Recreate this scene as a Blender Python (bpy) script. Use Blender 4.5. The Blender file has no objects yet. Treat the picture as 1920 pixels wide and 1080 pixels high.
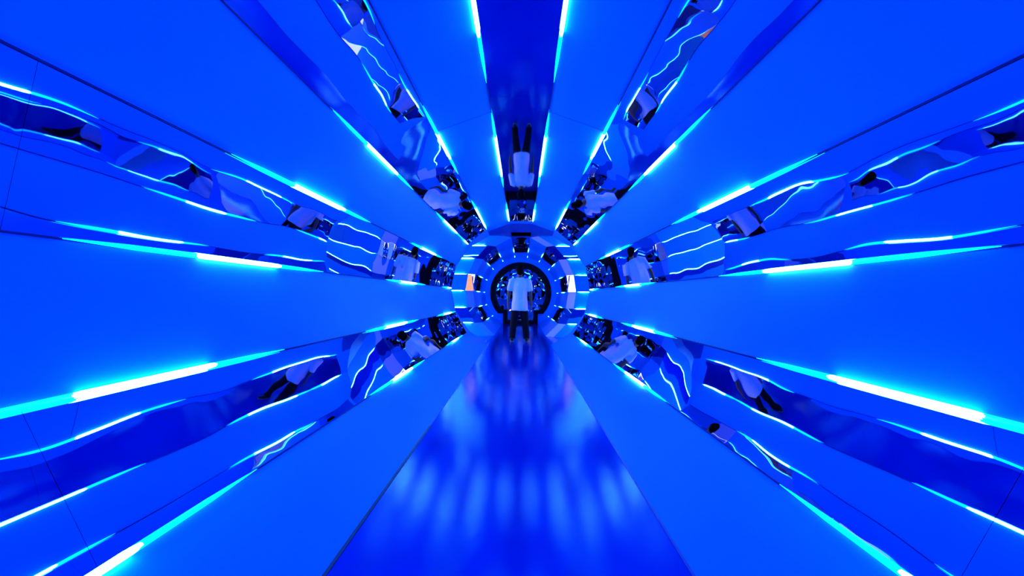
import bpy, bmesh, math, random
from mathutils import Vector, Matrix

C = bpy.context.scene.collection
scene = bpy.context.scene
random.seed(7)
rad = math.radians

# ------------------------------------------------------------------ dimensions
R = 1.382              # circumradius of the eighteen-sided tunnel section
ZC = 1.197             # height of its axis; the floor lies on the 240/300 degree corners
Y0 = -2.6              # entrance behind the viewer
E1 = 6.54              # end of the near tunnel
YC = E1 + R            # axis of the cross passage
CH = 0.19              # chamfer at the far corners of the crossing
Y3 = 12.6              # end wall with the round doorway
XL = 5.6               # length of the cross passage arms
HW = R * math.cos(rad(60))

# ------------------------------------------------------------------ camera
cam_d = bpy.data.cameras.new('camera')
cam = bpy.data.objects.new('camera', cam_d)
C.objects.link(cam)
cam_d.sensor_width = 36.0
cam_d.lens = 614.0 / 1920.0 * 36.0
cam_d.clip_start = 0.02
yw, pt, rl = -0.02897, 0.02692, 0.01305
cy, sy, cp, sp, cr, sr = math.cos(yw), math.sin(yw), math.cos(pt), math.sin(pt), math.cos(rl), math.sin(rl)
Ry = Matrix(((cy, 0, -sy), (0, 1, 0), (sy, 0, cy)))
Rp = Matrix(((1, 0, 0), (0, cp, -sp), (0, sp, cp)))
Rr = Matrix(((cr, sr, 0), (-sr, cr, 0), (0, 0, 1)))
M = Rr @ Rp @ Ry
def wv(v): return Vector((v[0], v[2], v[1]))
r_, u_, f_ = wv(M[0]), wv(M[1]), wv(M[2])
mw = Matrix((r_, u_, -f_)).transposed().to_4x4()
mw.translation = Vector((0.028, 0.0, ZC - 0.159))
cam.matrix_world = mw
scene.camera = cam

# ------------------------------------------------------------------ world: daylight outside the left arm
w = bpy.data.worlds.new('daylight')
scene.world = w
w.use_nodes = True
bg = w.node_tree.nodes['Background']
bg.inputs[0].default_value = (0.95, 0.80, 0.88, 1)
bg.inputs[1].default_value = 6.0

scene.view_settings.view_transform = 'Standard'
scene.view_settings.look = 'None'
scene.view_settings.exposure = 0.0
scene.view_settings.gamma = 1.0
scene.view_settings.use_curve_mapping = False
cyc = scene.cycles
cyc.max_bounces = 20
cyc.glossy_bounces = 16
cyc.diffuse_bounces = 5
cyc.sample_clamp_indirect = 4.0
cyc.blur_glossy = 0.3

def area(name, loc, target, size, power, col):
    l = bpy.data.lights.new(name, 'AREA')
    l.energy = power; l.color = col; l.shape = 'RECTANGLE'; l.size, l.size_y = size
    o = bpy.data.objects.new(name, l); C.objects.link(o)
    o.location = loc
    o.rotation_euler = (Vector(target) - Vector(loc)).to_track_quat('-Z', 'Y').to_euler()
    return o
area('warm_hall_lamp', (XL + 0.3, YC, 2.9), (XL + 1.4, YC, 1.2), (1.2, 0.6), 60, (1.0, 0.62, 0.38))

LED = (0.085, 0.44, 1.0)
HOT = 44.0
GLOW = 13.0

# ------------------------------------------------------------------ materials
MATS = {}
def mat(name, col, rough=0.5, metal=0.0, spec=0.5, emit=None, estr=0.0, tint=None, bump=0.0, bscale=10.0, bdist=0.01, vary=0.0, vscale=3.0, detail=2.0):
    m = bpy.data.materials.new(name); m.use_nodes = True
    nt = m.node_tree; b = nt.nodes['Principled BSDF']
    b.inputs['Base Color'].default_value = (*col, 1)
    b.inputs['Roughness'].default_value = rough
    b.inputs['Metallic'].default_value = metal
    b.inputs['Specular IOR Level'].default_value = spec
    if tint: b.inputs['Specular Tint'].default_value = (*tint, 1)
    if emit:
        b.inputs['Emission Color'].default_value = (*emit, 1)
        b.inputs['Emission Strength'].default_value = estr
    geo = nt.nodes.new('ShaderNodeNewGeometry')
    if bump:
        n = nt.nodes.new('ShaderNodeTexNoise'); n.inputs['Scale'].default_value = bscale
        n.inputs['Detail'].default_value = detail
        nt.links.new(geo.outputs['Position'], n.inputs['Vector'])
        bp = nt.nodes.new('ShaderNodeBump'); bp.inputs['Strength'].default_value = bump
        bp.inputs['Distance'].default_value = bdist
        nt.links.new(n.outputs['Fac'], bp.inputs['Height'])
        nt.links.new(bp.outputs['Normal'], b.inputs['Normal'])
    if vary:
        n = nt.nodes.new('ShaderNodeTexNoise'); n.inputs['Scale'].default_value = vscale
        n.inputs['Detail'].default_value = 4
        nt.links.new(geo.outputs['Position'], n.inputs['Vector'])
        mx = nt.nodes.new('ShaderNodeMix'); mx.data_type = 'RGBA'
        mx.inputs[6].default_value = (*[c * (1 - vary) for c in col], 1)
        mx.inputs[7].default_value = (*[min(1, c * (1 + vary)) for c in col], 1)
        nt.links.new(n.outputs['Fac'], mx.inputs[0])
        nt.links.new(mx.outputs[2], b.inputs['Base Color'])
    MATS[name] = m
    return m

M_PANEL = mat('blue_satin_panel', (0.0, 0.20, 0.86), 0.33, 0, 0.4, tint=(0.0, 0.3, 1.0), bump=0.12, bscale=160, bdist=0.002, vary=0.06, vscale=2.0)
M_PASS = mat('satin_panel_daylight_tint', (0.0, 0.28, 0.90), 0.4, 0, 0.3, tint=(0.0, 0.3, 1.0), bump=0.12, bscale=160, bdist=0.002)  # same blue panel, made lighter: daylight wash in the passage put into its colour
M_MIRROR = mat('polished_steel_mirror', (0.47, 0.54, 0.80), 0.012, 1.0, bump=0.55, bscale=2.1, bdist=0.011, detail=1.0)
M_MIRF = mat('flat_mirror', (0.40, 0.48, 0.66), 0.03, 1.0, bump=0.2, bscale=1.5, bdist=0.006, detail=1.0)
M_CRUMP = mat('faceted_mirror', (0.62, 0.74, 0.95), 0.03, 1.0, bump=0.3, bscale=3, bdist=0.03, detail=1.0)
M_SEAM = mat('dark_seam', (0.002, 0.006, 0.05), 0.6)
M_FLOOR = mat('blue_gloss_floor', (0.0, 0.016, 0.34), 0.08, 0, 0.5, tint=(0.0, 0.6, 1.0), bump=0.08, bscale=240, bdist=0.003, vary=0.15, vscale=1.3)
M_CHAN = mat('blue_aluminium_channel', (0.0, 0.010, 0.14), 0.5, 0, 0.1)
M_HOT = mat('led_tube', (0.8, 0.9, 1.0), 0.4, emit=LED, estr=HOT)
M_GLOW = mat('led_diffuser', (0.0, 0.3, 1.0), 0.4, emit=(0.0, 0.19, 1.0), estr=GLOW)
M_CROSS = mat('passage_led_tube', (0.6, 0.9, 1.0), 0.4, emit=(0.05, 0.42, 1.0), estr=115.0)
M_BAR = mat('light_bar', (0.3, 0.7, 1.0), 0.4, emit=(0.03, 0.36, 1.0), estr=9.0)
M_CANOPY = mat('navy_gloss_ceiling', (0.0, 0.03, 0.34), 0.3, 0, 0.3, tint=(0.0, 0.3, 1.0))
M_BLACK = mat('black_frame', (0.002, 0.002, 0.008), 0.8, 0, 0.1)
M_ORANGE = mat('terracotta_wall', (0.85, 0.36, 0.16), 0.8, vary=0.2, vscale=2)
M_WHITEC = mat('white_cotton', (0.80, 0.80, 0.82), 0.9, 0, 0.1, bump=0.4, bscale=14, bdist=0.02)
M_TROU = mat('black_trousers', (0.006, 0.006, 0.010), 0.85, 0, 0.1, bump=0.4, bscale=18, bdist=0.02)
M_SKIN = mat('skin', (0.16, 0.075, 0.045), 0.55, 0, 0.3)
M_HAIR = mat('black_hair', (0.002, 0.002, 0.003), 0.9, 0, 0.05, bump=0.6, bscale=90, bdist=0.01)
M_SHOE = mat('black_shoe', (0.008, 0.008, 0.012), 0.5, 0, 0.3)
M_SOLE = mat('pale_sole', (0.14, 0.14, 0.18), 0.7)
M_EYE = mat('eye', (0.02, 0.015, 0.012), 0.2)

# ------------------------------------------------------------------ helpers
def obj(name, bm, mats, parent=None, smooth=False):
    me = bpy.data.meshes.new(name)
    bmesh.ops.recalc_face_normals(bm, faces=bm.faces)
    bm.to_mesh(me); bm.free()
    for m in (mats if isinstance(mats, (list, tuple)) else [mats]): me.materials.append(m)
    if smooth:
        for p in me.polygons: p.use_smooth = True
    o = bpy.data.objects.new(name, me); C.objects.link(o)
    if parent: o.parent = parent
    return o
def tag(o, label, cat, group=None):
    o['label'] = label; o['category'] = cat
    if group: o['group'] = group
    return o
def struct(o, label=None, cat=None):
    o['kind'] = 'structure'
    if label: o['label'] = label
    if cat: o['category'] = cat
    return o
def empty(name, loc=(0, 0, 0)):
    o = bpy.data.objects.new(name, None); C.objects.link(o); o.location = loc
    o.empty_display_size = 0.1
    return o
def hexa(bm, v, mi=0):
    """eight corners: four inner, then four outer in the same order"""
    b = [bm.verts.new(p) for p in v]
    fs = [(0, 1, 2, 3), (7, 6, 5, 4), (0, 4, 5, 1), (1, 5, 6, 2), (2, 6, 7, 3), (3, 7, 4, 0)]
    for f in fs:
        bm.faces.new([b[i] for i in f]).material_index = mi
def box(bm, lo, hi, mi=0):
    x0, y0, z0 = lo; x1, y1, z1 = hi
    hexa(bm, [(x0, y0, z0), (x1, y0, z0), (x1, y1, z0), (x0, y1, z0), (x0, y0, z1), (x1, y0, z1), (x1, y1, z1), (x0, y1, z1)], mi)
def tube(bm, a, b, r, n=8, mi=0):
    a = Vector(a); b = Vector(b); d = (b - a).normalized()
    u = d.orthogonal().normalized(); v = d.cross(u)
    ra = []; rb = []
    for k in range(n):
        t = 2 * math.pi * k / n
        o = (u * math.cos(t) + v * math.sin(t)) * r
        ra.append(bm.verts.new(a + o)); rb.append(bm.verts.new(b + o))
    for k in range(n):
        bm.faces.new((ra[k], ra[(k + 1) % n], rb[(k + 1) % n], rb[k])).material_index = mi
    bm.faces.new(ra[::-1]).material_index = mi; bm.faces.new(rb).material_index = mi

def taper(bm, pr, n=8):
    d = (Vector(pr[-1][0]) - Vector(pr[0][0])).normalized()
    u = d.orthogonal().normalized(); v = d.cross(u)
    rows = [[bm.verts.new(Vector(p) + (u * math.cos(2 * math.pi * k / n) + v * math.sin(2 * math.pi * k / n)) * r) for k in range(n)] for p, r in pr]
    for A, B in zip(rows, rows[1:]):
        for k in range(n): bm.faces.new((A[k], A[(k + 1) % n], B[(k + 1) % n], B[k]))
    bm.faces.new(rows[0][::-1]); bm.faces.new(rows[-1])
def mp(t, y, r=R):      # point on the main tunnel at corner angle t
    return Vector((r * math.cos(rad(t)), y, ZC + r * math.sin(rad(t))))
def lp(t, x, r=R):      # point on the cross passage: angle 0 is its far side
    return Vector((x, YC + r * math.cos(rad(t)), ZC + r * math.sin(rad(t))))
TH = 0.02
def main_sheet(bm, t1, t2, ya, yb, r=R, seams=(), mi=0):
    """flat sheet between two corner angles; ya, yb are functions of the corner angle"""
    hexa(bm, [mp(t1, ya(t1), r), mp(t2, ya(t2), r), mp(t2, yb(t2), r), mp(t1, yb(t1), r),
              mp(t1, ya(t1), r + TH), mp(t2, ya(t2), r + TH), mp(t2, yb(t2), r + TH), mp(t1, yb(t1), r + TH)], mi)
    for s in seams:
        hexa(bm, [mp(t1, s - .002, r - .001), mp(t2, s - .002, r - .001), mp(t2, s + .002, r - .001), mp(t1, s + .002, r - .001),
                  mp(t1, s - .002, r + .002), mp(t2, s - .002, r + .002), mp(t2, s + .002, r + .002), mp(t1, s + .002, r + .002)], 1)
def lat_sheet(bm, t1, t2, xa, xb, seams=()):
    hexa(bm, [lp(t1, xa(t1)), lp(t2, xa(t2)), lp(t2, xb(t2)), lp(t1, xb(t1)),
              lp(t1, xa(t1), R + TH), lp(t2, xa(t2), R + TH), lp(t2, xb(t2), R + TH), lp(t1, xb(t1), R + TH)])
cx = lambda t: abs(R * math.cos(rad(t)))
const = lambda v: (lambda t: v)
near_end = const(E1)
groin_far = lambda t: YC + cx(t) + CH
groin_near = lambda t: YC - cx(t)

# ------------------------------------------------------------------ setting: floor and walls
bm = bmesh.new()
box(bm, (-HW, Y0, -0.08), (HW, 15.2, 0.0))
box(bm, (-XL - 0.6, YC - HW, -0.085), (XL + 2.4, YC + HW, -0.0005))
box(bm, (-HW - CH - .05, YC + HW - .01, -0.08), (HW + CH + .05, YC + HW + CH + .05, -0.0008))
struct(obj('floor', bm, M_FLOOR))
bm = bmesh.new()
box(bm, (-3.2, Y0 - 0.1, -0.1), (3.2, Y0, 3.2))  # added wall, out of view, closing the entrance to stop sky light leaking in
struct(obj('wall_back_blocker', bm, M_PANEL))
SEAMS = (0.25, 2.65, 5.05)
SIDE = {70: ('upper_right', 'ceiling'), 110: ('upper_left', 'ceiling'), 30: ('high_right', 'wall'), 150: ('high_left', 'wall'),
        -10: ('right', 'wall'), 190: ('left', 'wall'), -50: ('low_right', 'wall'), 230: ('low_left', 'wall')}
for a, (s, k) in SIDE.items():
    bm = bmesh.new()
    main_sheet(bm, a - 10, a + 10, const(Y0), near_end, seams=SEAMS[1:2] if k == 'ceiling' else ())
    struct(obj('wall_near_' + s, bm, [M_PANEL, M_SEAM]))
    bm = bmesh.new()
    main_sheet(bm, a - 10, a + 10, groin_far, const(Y3))
    struct(obj('wall_far_' + s, bm, [M_PANEL, M_SEAM]))
# the short groins between the near tunnel and the crossing
bm = bmesh.new()
for a in (10, 30, 50, -10, -30, -50, 130, 150, 170, 190, 210, 230):
    main_sheet(bm, a - 10, a + 10, near_end, groin_near)
for a in (70, 90, 110):
    main_sheet(bm, a - 10, a + 10, near_end, const(E1 + 0.22))
struct(obj('wall_crossing', bm, [M_PANEL, M_SEAM]))
bm = bmesh.new()
for a in (70, 90, 110):
    main_sheet(bm, a - 10, a + 10, const(E1 + 0.22), groin_near)
for s in (-1, 1):
    lat_sheet(bm, 80, 100, lambda t: s * cx(t) * 0, lambda t: s * XL)
main_sheet(bm, 80, 100, groin_near, lambda t: YC + cx(t) + CH)
zc = ZC + R * math.sin(rad(80))
box(bm, (-cx(80) - CH - .05, YC + cx(80) - .01, zc + .003), (cx(80) + CH + .05, YC + cx(80) + CH + .05, zc + .02))
struct(obj('ceiling', bm, M_CANOPY))
# shadow gap beside the floor at the foot of the lower left panel
bm = bmesh.new()
box(bm, (-HW - 0.004, 0.3, 0.0), (-HW + 0.012, 2.62, 0.003))
struct(obj('trim_1', bm, M_SEAM))
bm = bmesh.new()
box(bm, (HW - 0.010, 0.3, 0.0), (HW + 0.004, E1, 0.002))
box(bm, (-HW - 0.004, 2.62, 0.0), (-HW + 0.008, E1, 0.002))
struct(obj('trim_2', bm, mat('navy_joint', (0.002, 0.02, 0.25), 0.5)))

# cross passage: far side (seen), near side and chamfered corners
for s, sn in ((-1, 'left'), (1, 'right')):
    st = lambda t: s * (cx(t) + CH)
    bm = bmesh.new()
    for a in (70, 30, -10, -50):
        lat_sheet(bm, a - 10, a + 10, st, const(s * XL))
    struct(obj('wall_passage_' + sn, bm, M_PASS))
    bm = bmesh.new()
    for a in (110, 130, 150, 170, 190, 210, 230):
        lat_sheet(bm, a - 10, a + 10, lambda t: s * cx(t), const(s * XL))
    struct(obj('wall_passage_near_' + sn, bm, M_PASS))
    def corner(a, bm):
        t1, t2 = a - 10, a + 10
        p = []
        for t in (t1, t2):
            tq = 8 if a == 10 else t
            x = s * cx(tq); y = YC + cx(tq); z = ZC + R * math.sin(rad(t))
            p.append((Vector((x + s * CH, y, z)), Vector((x, y + CH, z))))
        o = Vector((s * 0.02, 0.02, 0))
        v = [p[0][0], p[0][1], p[1][1], p[1][0]]
        hexa(bm, v + [q + o for q in v])
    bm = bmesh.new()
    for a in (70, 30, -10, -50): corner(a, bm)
    struct(obj('trim_corner_' + sn, bm, mat('corner_panel_daylight_tint_' + sn, (0.42, 0.45, 0.86) if s == 1 else (0.02, 0.30, 0.88), 0.5)))  # right side paler than left: daylight from the left arm painted into the colour
    for a, lab in ((50, 'highest'), (10, 'middle'), (-30, 'lowest')):
        bm = bmesh.new(); corner(a, bm)
        tag(obj('corner_mirror', bm, M_MIRF), lab + ' narrow mirror on the %s corner where the far tunnel begins' % sn, 'mirror', 'corner mirrors')

# orange wall outside the right arm, white paving outside the left arm
bm = bmesh.new()
box(bm, (XL + 2.2, YC - 3, -0.1), (XL + 2.3, YC + 3, 4.2))
box(bm, (XL, YC - 3, 3.6), (XL + 2.3, YC + 3, 3.7))
box(bm, (XL, YC - 3.1, -0.1), (XL + 2.3, YC - 3, 3.7))
box(bm, (XL, YC + 3, -0.1), (XL + 2.3, YC + 3.1, 3.7))
struct(obj('wall_hall', bm, M_ORANGE))

# end wall with its keyhole opening
def ray_limit(th, circle, cut, hw, bot):
    """distance from the tunnel axis to the keyhole outline along angle th"""
    c, sn = math.cos(th), math.sin(th)
    if ZC + circle * sn >= cut: return circle
    d = (cut - ZC) / sn
    if abs(d * c) >= hw: return d
    dv = hw / max(1e-6, abs(c)); db = (bot - ZC) / sn
    return min(dv, db)
def key_angles(circle, cut, hw, bot, n=120):
    s = [2 * math.pi * k / n for k in range(n)]
    for xx, zz in ((hw, cut), (hw, bot)):
        for sg in (1, -1): s.append(math.atan2(zz - ZC, sg * xx) % (2 * math.pi))
    sc = math.asin((cut - ZC) / circle)
    s += [sc % (2 * math.pi), (math.pi - sc) % (2 * math.pi)]
    return sorted(set(round(v, 6) for v in s))
OUT = (1.17, 0.40, 0.66, 0.0)
INN = (1.00, 0.52, 0.52, 0.10)
angs = sorted(set(key_angles(*OUT) + key_angles(*INN)))
def P(th, d, y): return Vector((d * math.cos(th), y, ZC + d * math.sin(th)))
def floorlim(th):
    s = math.sin(th)
    return 1.5 if s >= 0 else min(1.5, ZC / -s if s < -1e-6 else 1.5)
bm = bmesh.new()
for k in range(len(angs)):
    a, b = angs[k], angs[(k + 1) % len(angs)]
    q = [(ray_limit(t, *OUT), max(floorlim(t), ray_limit(t, *OUT) + 1e-4)) for t in (a, b)]
    if q[0][1] - q[0][0] < 2e-3 and q[1][1] - q[1][0] < 2e-3: continue
    v = [P(a, q[0][0], Y3), P(b, q[1][0], Y3), P(b, q[1][1], Y3), P(a, q[0][1], Y3)]
    hexa(bm, v + [p + Vector((0, 0.1, 0)) for p in v])
bmesh.ops.remove_doubles(bm, verts=bm.verts, dist=1e-5)
struct(obj('wall_end', bm, M_PANEL))
bm = bmesh.new()
for k in range(len(angs)):
    a, b = angs[k], angs[(k + 1) % len(angs)]
    for y0, y1, o0, o1 in ((Y3 - 0.06, Y3 + 0.75, OUT, INN),):
        v = [P(a, ray_limit(a, *INN), y0), P(b, ray_limit(b, *INN), y0), P(b, ray_limit(b, *OUT) + .002, y0), P(a, ray_limit(a, *OUT) + .002, y0)]
        hexa(bm, v + [p + Vector((0, y1 - y0, 0)) for p in v])
bmesh.ops.remove_doubles(bm, verts=bm.verts, dist=1e-5)
tag(obj('round_doorway_frame', bm, M_BLACK), 'thick black round doorway frame with a low square foot in the end wall', 'doorway frame')

# mirrored chamber beyond the doorway
for par, m, nm in ((0, M_PANEL, 'wall_chamber'), (1, M_CRUMP, 'wall_chamber_mirrored')):
    bm = bmesh.new()
    for k in range(par, 18, 2):
        main_sheet(bm, k * 20, k * 20 + 20, const(Y3 + 0.75), const(Y3 + 2.3), r=1.2)
    struct(obj(nm, bm, m))
ch = empty('faceted_mirror_wall', (0, Y3 + 2.3, ZC))
tag(ch, 'wall of angled mirror facets seen through the black round doorway', 'mirror')
rg = random.Random(3)
rings = [(0.0, 1), (0.34, 8), (0.66, 12), (0.95, 16), (1.25, 20)]
pts = []
for ri, (rr, n) in enumerate(rings):
    row = []
    for k in range(n):
        t = 2 * math.pi * (k + 0.5 * (ri % 2)) / n + math.pi / 2
        row.append([rr * math.cos(t), 0, rr * math.sin(t), t])
    pts.append(row)
hmap = {}
def hh(x, z):
    key = (round(abs(x), 3), round(z, 3))
    if key not in hmap: hmap[key] = rg.uniform(-0.22, 0.12)
    return hmap[key]
def facet(a, b, c):
    bm = bmesh.new()
    v = [Vector((p[0], hh(p[0], p[2]), p[2])) for p in (a, b, c)]
    cen = sum(v, Vector()) / 3
    f = [cen + (p - cen) * 0.985 for p in v]
    lo = [bm.verts.new(p) for p in f]; hi = [bm.verts.new(p + Vector((0, 0.01, 0))) for p in f]
    bm.faces.new(lo); bm.faces.new(hi[::-1])
    for i in range(3): bm.faces.new((lo[i], hi[i], hi[(i + 1) % 3], lo[(i + 1) % 3]))
    obj('mirror_facet', bm, M_CRUMP, ch)
for ri in range(len(rings) - 1):
    A, B = pts[ri], pts[ri + 1]
    i = j = 0
    na, nb = len(A), len(B)
    if na == 1:
        for k in range(nb): facet(A[0], B[k], B[(k + 1) % nb])
        continue
    oa = 0.5 * (ri % 2) / na; ob = 0.5 * ((ri + 1) % 2) / nb
    while i < na or j < nb:
        if j >= nb or (i < na and (i + 1) / na + oa <= (j + 1) / nb + ob):
            facet(A[i % na], A[(i + 1) % na], B[j % nb]); i += 1
        else:
            facet(A[i % na], B[(j + 1) % nb], B[j % nb]); j += 1
bm = bmesh.new()
box(bm, (-1.4, Y3 + 2.45, -0.1), (1.4, Y3 + 2.5, 2.7))
struct(obj('wall_chamber_back', bm, M_SEAM))
ring = empty('chamber_light_ring', (0, Y3 + 1.4, ZC))
tag(ring, 'ring of short blue-white light bars around the mirrored chamber behind the doorway', 'light')
for k in range(11):
    t = rad(-20 + 22 * k)
    y = Y3 + 1.2
    bm = bmesh.new(); tube(bm, P(t, 1.16, y), P(t, 1.16, y + 0.3), 0.014, 6)
    o = obj('light_bar', bm, M_BAR, ring); o.matrix_parent_inverse = Matrix.Translation(ring.location).inverted()

# ------------------------------------------------------------------ mirror strips
MS = {90: 'flat mirror strip along the middle of the near ceiling showing the upside-down person',
      50: 'wavy mirror strip in the upper right of the near tunnel between two ceiling panels',
      130: 'wavy mirror strip in the upper left of the near tunnel between two ceiling panels',
      10: 'wavy mirror strip above the right wall panel of the near tunnel',
      170: 'wavy mirror strip above the left wall panel of the near tunnel',
      -30: 'wavy mirror strip below the right wall panel of the near tunnel',
      210: 'wavy mirror strip below the left wall panel of the near tunnel'}
FS = {90: 'short flat mirror strip along the middle of the far ceiling above the round doorway',
      50: 'short mirror strip upper right of the round doorway in the far tunnel',
      130: 'short mirror strip upper left of the round doorway in the far tunnel',
      10: 'short mirror strip right of the round doorway above the far right wall panel',
      170: 'short mirror strip left of the round doorway above the far left wall panel',
      -30: 'short mirror strip right of the round doorway below the far right wall panel',
      210: 'short mirror strip left of the round doorway below the far left wall panel'}
cuts = [Y0, -0.75, 0.84, 2.44, 4.03, 5.62, E1]
for a, lab in MS.items():
    e = tag(empty('mirror_strip', mp(a, 0.0, R * math.cos(rad(10)))), lab, 'mirror', 'mirror strips of the near tunnel')
    for k in range(len(cuts) - 1):
        bm = bmesh.new()
        main_sheet(bm, a - 10, a + 10, const(cuts[k] + (.0005 if k else 0)), const(cuts[k + 1] - .0005))
        o = obj('mirror_sheet', bm, M_MIRF if a == 90 else M_MIRROR, e)
        o.matrix_parent_inverse = Matrix.Translation(e.location).inverted()
    bm = bmesh.new()
    main_sheet(bm, a - 10, a + 10, const(Y0), const(E1), r=R + TH + .001)
    o = obj('backing', bm, M_SEAM, e); o.matrix_parent_inverse = Matrix.Translation(e.location).inverted()
for a, lab in FS.items():
    bm = bmesh.new()
    main_sheet(bm, a - 10, a + 10, groin_far, const(Y3))
    tag(obj('mirror_strip', bm, M_MIRROR), lab, 'mirror', 'mirror strips of the far tunnel')
for s, sn in ((-1, 'left'), (1, 'right')):
    for a, lab in ((50, 'high mirror strip on the far side of the %s cross passage under the ceiling'), (10, 'mirror strip at head height on the far side of the %s cross passage'),
                   (-30, 'low mirror strip on the far side of the %s cross passage near the floor')):
        bm = bmesh.new()
        lat_sheet(bm, a - 10, a + 10, lambda t: s * (cx(t) + CH), const(s * XL))
        tag(obj('mirror_strip', bm, M_MIRROR), lab % sn, 'mirror', 'mirror strips of the cross passage')

# ------------------------------------------------------------------ LED light strips
def led(name, label, group, pfun, a0, a1, hots, hm=None, r=0.011, glow=0.36):
    """pfun(s, inset) gives a point on the strip's line"""
    e = tag(empty(name, pfun(a0, 0.0)), label, 'light', group)
    inv = Matrix.Translation(e.location).inverted()
    lo, hi = min(a0, a1), max(a0, a1)
    bm = bmesh.new(); taper(bm, [(pfun(a0, 0.002), 0.0035), (pfun(a1, 0.002), 0.0035)])
    o = obj('channel', bm, M_CHAN, e); o.matrix_parent_inverse = inv
    cl = lambda v: max(lo, min(hi, v))
    for h in hots:
        h0, h1 = cl(min(h)), cl(max(h))
        if h1 - h0 < 0.02: continue
        tp = min(0.07, (h1 - h0) * 0.35)
        bm = bmesh.new()
        taper(bm, [(pfun(h0, 0.010), r * .25), (pfun(h0 + tp, 0.010), r), (pfun(h1 - tp, 0.010), r), (pfun(h1, 0.010), r * .25)])
        o = obj('lit_tube', bm, hm or M_HOT, e, True); o.matrix_parent_inverse = inv
        for g0, g1 in ((h0 + tp, cl(h0 - glow)), (h1 - tp, cl(h1 + glow))):
            bm = bmesh.new(); taper(bm, [(pfun(g0, 0.008), r * .96), (pfun(g0 + (g1 - g0) * .55, 0.008), r * .8), (pfun(g1, 0.012), r * .08)])
            o = obj('diffuser', bm, M_GLOW, e, True); o.matrix_parent_inverse = inv
NEAR = {80: ([(-1.0, -.4), (1.45, 1.9), (3.0, 4.1), (5.6, 6.5)], 'on the %s edge of the ceiling mirror'),
        60: ([(0.2, 0.7), (2.62, 3.2), (4.9, 6.4)], 'on the outer edge of the upper %s ceiling panel'),
        40: ([(-0.2, 0.3), (2.15, 2.8), (4.4, 5.4), (6.0, 6.5)], 'along the top edge of the high %s panel'),
        20: ([(-0.6, 0.0), (1.78, 2.42), (4.2, 5.0)], 'along the bottom edge of the high %s panel'),
        0: ([(-0.9, -0.4), (1.31, 1.9), (3.7, 4.35), (6.1, 6.5)], 'along the top edge of the %s wall panel'),
        -20: ([(-1.2, -0.7), (0.88, 1.43), (3.1, 3.8), (5.5, 6.2)], 'on the bottom edge of the %s wall panel'),
        -40: ([(0.5, 0.97), (2.7, 3.3), (5.1, 5.7)], 'on the top edge of the low %s panel')}
for t, (hots, lab) in NEAR.items():
    for s, sn in ((1, 'right'), (-1, 'left')):
        tt = t if s == 1 else 180 - t
        led('led_light_strip', 'LED strip ' + lab % sn + ' in the near tunnel', 'LED strips of the near tunnel',
            lambda v, i, tt=tt: mp(tt, v, R - 0.004 - i), Y0 + .02, E1 - .005, hots)
FARL = {80: 'on the %s of the ceiling mirror', 60: 'on the outer edge of the upper %s panel', 40: 'along the top of the high %s panel',
        20: 'along the bottom of the high %s panel', 0: 'along the top of the %s wall panel', -20: 'along the bottom of the %s wall panel', -40: 'along the low %s panel by the floor'}
for t, lab in FARL.items():
    for s, sn in ((1, 'right'), (-1, 'left')):
        tt = t if s == 1 else 180 - t
        y0 = groin_far(tt) + .01
        led('led_light_strip', 'short LED strip ' + lab % sn + ' in the far tunnel', 'LED strips of the far tunnel',
            lambda v, i, tt=tt: mp(tt, v, R - 0.004 - i), y0, Y3 - .01, [(max(y0 + .05, 10.3), 11.0), (12.2, 12.45)], r=0.006, glow=0.3)
LATL = {60: 'high under the ceiling', 40: 'above head height', 20: 'at head height', 0: 'at chest height', -20: 'at knee height', -40: 'lowest, near the floor'}
for t, lab in LATL.items():
    for s, sn in ((1, 'right'), (-1, 'left')):
        x0 = s * (cx(t) + CH + .01)
        led('led_light_strip', 'level LED strip %s on the far side of the %s cross passage' % (lab, sn), 'LED strips of the cross passage',
            lambda v, i, t=t: lp(t, v, R - 0.004 - i), x0, s * (XL - .02), [(x0 + s * .02, x0 + s * 2.0)], M_CROSS, r=0.006)

# ------------------------------------------------------------------ the person
def loft(bm, rings, n=16, cap=True):
    """rings: (centre, rx, ry) or (centre, rx, ry, axis)"""
    prev = None; first = None
    for r in rings:
        c = Vector(r[0]); rx, ry = r[1], r[2]
        ax = Vector(r[3]).normalized() if len(r) > 3 else Vector((0, 0, 1))
        u = Vector((0, 1, 0)).cross(ax)
        u = u.normalized() if u.length > 1e-3 else Vector((1, 0, 0))
        v = ax.cross(u).normalized()
        ring = [bm.verts.new(c + u * rx * math.cos(2 * math.pi * k / n) + v * ry * math.sin(2 * math.pi * k / n)) for k in range(n)]
        if prev:
            for k in range(n): bm.faces.new((prev[k], prev[(k + 1) % n], ring[(k + 1) % n], ring[k]))
        else: first = ring
        prev = ring
    if cap:
        bm.faces.new(first[::-1]); bm.faces.new(prev)
def ball(bm, c, r, seg=16):
    m = Matrix.Translation(c) @ Matrix.Diagonal((*r, 1))
    bmesh.ops.create_uvsphere(bm, u_segments=seg, v_segments=seg // 2 + 2, radius=1, matrix=m)
def fuse(o, voxel, smooth=6):
    m = o.modifiers.new('fuse', 'REMESH'); m.mode = 'VOXEL'; m.voxel_size = voxel; m.use_smooth_shade = True
    m2 = o.modifiers.new('soften', 'SMOOTH'); m2.iterations = smooth; m2.factor = 0.5
    return o
pe = empty('person', (-0.01, 7.66, 0.0))
tag(pe, 'person seen from behind standing in white T-shirt and black trousers before the round doorway', 'person')
def arm_pts(s):
    return [Vector((s * .195, 0, 1.43)), Vector((s * .245, -.01, 1.17)), Vector((s * .268, .015, .90)), Vector((s * .268, .03, .83))]
bm = bmesh.new()
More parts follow.
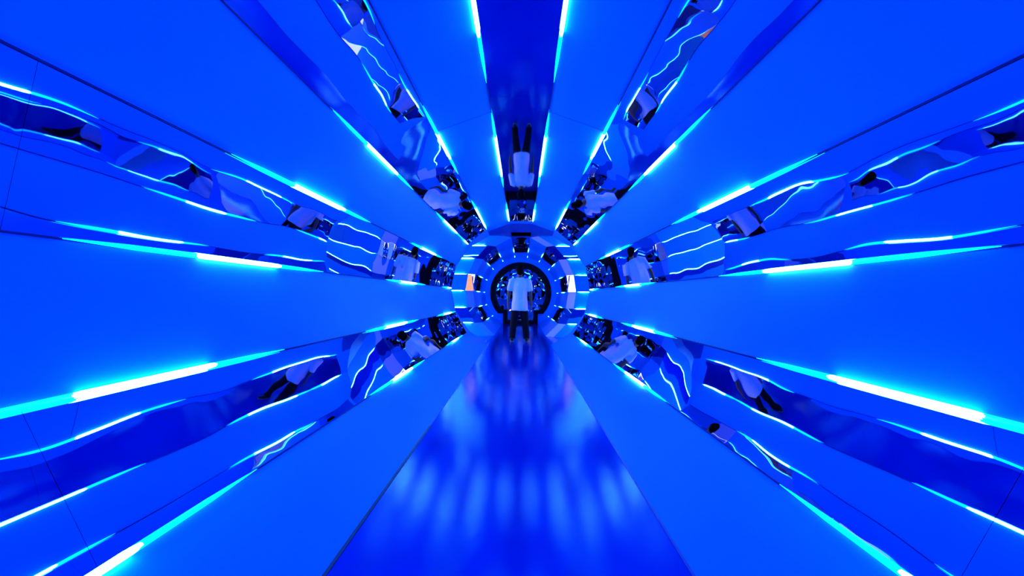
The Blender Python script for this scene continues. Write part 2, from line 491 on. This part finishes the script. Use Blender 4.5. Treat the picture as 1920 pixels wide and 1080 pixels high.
ball(bm, (0, .012, 1.665), (.073, .095, .112), 24)                       # skull
ball(bm, (0, .050, 1.610), (.052, .055, .062), 20)                       # jaw
ball(bm, (0, .112, 1.640), (.014, .020, .022), 12)                       # nose
for s in (-1, 1):
    ball(bm, (s * .078, .005, 1.645), (.010, .020, .032), 12)            # ears
    ball(bm, (s * .030, .095, 1.668), (.020, .012, .012), 12)            # brow
ball(bm, (0, .098, 1.600), (.024, .010, .010), 12)                       # lips
loft(bm, [((0, 0, 1.38), .075, .07), ((0, 0, 1.46), .058, .058), ((0, .005, 1.52), .053, .056), ((0, .012, 1.60), .055, .06)])
loft(bm, [((0, 0, .86), .15, .10), ((0, 0, .98), .16, .105), ((0, 0, 1.10), .14, .10), ((0, .005, 1.28), .165, .115), ((0, 0, 1.40), .165, .10), ((0, 0, 1.46), .09, .07)])
for s in (-1, 1):
    A = arm_pts(s)
    ax = lambda i: A[min(i + 1, 3)] - A[max(i - 1, 0)]
    loft(bm, [(A[0], .052, .055, ax(0)), (A[0].lerp(A[1], .5), .047, .05, ax(0)), (A[1], .040, .042, ax(1)), (A[1].lerp(A[2], .35), .041, .043, ax(1)), (A[2], .026, .030, ax(2)), (A[3], .024, .034, ax(3))])
    # hand: palm, four fingers, thumb
    pal = A[3]
    loft(bm, [(pal + Vector((0, 0, .01)), .019, .033), (pal + Vector((0, .004, -.04)), .017, .042), (pal + Vector((0, .006, -.085)), .015, .042)], 12)
    for k, (dy, ln) in enumerate(((.038, .068), (.015, .078), (-.009, .072), (-.030, .056))):
        b = pal + Vector((0, .006 + dy, -.080))
        k1 = b + Vector((-s * .006, .002, -ln * .5)); k2 = k1 + Vector((-s * .016, .004, -ln * .45))
        loft(bm, [(b, .0085, .0085, k1 - b), (k1, .008, .008, k2 - b), (k2, .0065, .0065, k2 - k1)], 8)
    b = pal + Vector((-s * .006, .034, -.018)); k1 = b + Vector((-s * .012, .022, -.032)); k2 = k1 + Vector((-s * .008, .006, -.032))
    loft(bm, [(b, .012, .012, k1 - b), (k1, .010, .010, k2 - b), (k2, .008, .008, k2 - k1)], 8)
    loft(bm, [((s * .085, 0, .90), .085, .095), ((s * .11, 0, .66), .075, .08), ((s * .135, -.005, .47), .052, .055), ((s * .15, -.015, .34), .05, .055), ((s * .165, 0, .10), .034, .038), ((s * .168, .02, .05), .035, .05)])
    loft(bm, [((s * .168, -.05, .05), .03, .03, (0, 1, 0)), ((s * .170, .05, .045), .04, .03, (0, 1, 0)), ((s * .175, .15, .035), .04, .02, (0, 1, 0))])
fuse(obj('body', bm, M_SKIN, pe), 0.0055, 3)
bm = bmesh.new()
ball(bm, (0, -.006, 1.690), (.092, .108, .098), 24)
ball(bm, (0, -.035, 1.630), (.082, .078, .085), 20)
hair = obj('hair', bm, M_HAIR, pe); fuse(hair, 0.008, 2)
bm = bmesh.new()
for s in (-1, 1): ball(bm, (s * .030, .100, 1.655), (.011, .008, .006), 10)
obj('eyes', bm, M_EYE, pe, True)
bm = bmesh.new()
loft(bm, [((0, 0, .715), .192, .145), ((0, 0, .74), .194, .147), ((0, 0, .92), .182, .138), ((0, 0, 1.10), .170, .125), ((0, .004, 1.28), .182, .130), ((0, 0, 1.40), .205, .115), ((0, 0, 1.445), .175, .098), ((0, .0, 1.49), .085, .078)], 28)
for s in (-1, 1):
    loft(bm, [((s * .12, 0, 1.432), .070, .085, (s * .9, 0, -.5)), ((s * .195, 0, 1.405), .082, .088, (s * .6, 0, -.8)), ((s * .228, -.005, 1.29), .066, .075, (s * .25, 0, -.97)), ((s * .250, -.008, 1.175), .064, .074, (s * .2, 0, -.98))], 20)
shirt = fuse(obj('t_shirt', bm, M_WHITEC, pe), 0.009, 12)
tex = bpy.data.textures.new('folds', 'CLOUDS'); tex.noise_scale = 0.16
dm = shirt.modifiers.new('folds', 'DISPLACE'); dm.texture = tex; dm.strength = 0.025; dm.mid_level = 0.5
bm = bmesh.new()
loft(bm, [((0, 0, .70), .155, .11), ((0, 0, .80), .165, .12), ((0, 0, .95), .15, .11)], 24)
for s in (-1, 1):
    loft(bm, [((s * .080, 0, .82), .085, .105), ((s * .105, 0, .66), .095, .100), ((s * .128, 0, .47), .086, .088), ((s * .148, -.005, .30), .080, .084), ((s * .162, -.005, .12), .074, .080), ((s * .166, 0, .065), .074, .084)], 20)
fuse(obj('trousers', bm, M_TROU, pe), 0.009, 3)
for s in (-1, 1):
    bm = bmesh.new()
    loft(bm, [((s * .168, -.095, .055), .030, .030, (0, 1, 0)), ((s * .168, -.06, .065), .044, .045, (0, 1, 0)), ((s * .170, .03, .065), .048, .045, (0, 1, 0)), ((s * .174, .12, .050), .050, .032, (0, 1, 0)), ((s * .176, .185, .040), .032, .020, (0, 1, 0))], 16)
    sh = fuse(obj('shoe', bm, M_SHOE, pe), 0.007, 2)
    bm = bmesh.new()
    out = [(-.032, -.07), (-.024, -.088), (.024, -.088), (.034, -.07), (.042, .02), (.050, .10), (.038, .17), (.01, .195), (-.02, .185), (-.042, .13), (-.040, .02)]
    lo = [bm.verts.new((s * .170 + s * x, y, 0.001)) for x, y in out]; hi = [bm.verts.new((s * .170 + s * x, y, .014)) for x, y in out]
    bm.faces.new(lo); bm.faces.new(hi)
    for k in range(len(out)): bm.faces.new((lo[k], lo[(k + 1) % len(out)], hi[(k + 1) % len(out)], hi[k]))
    obj('sole', bm, M_SOLE, sh)
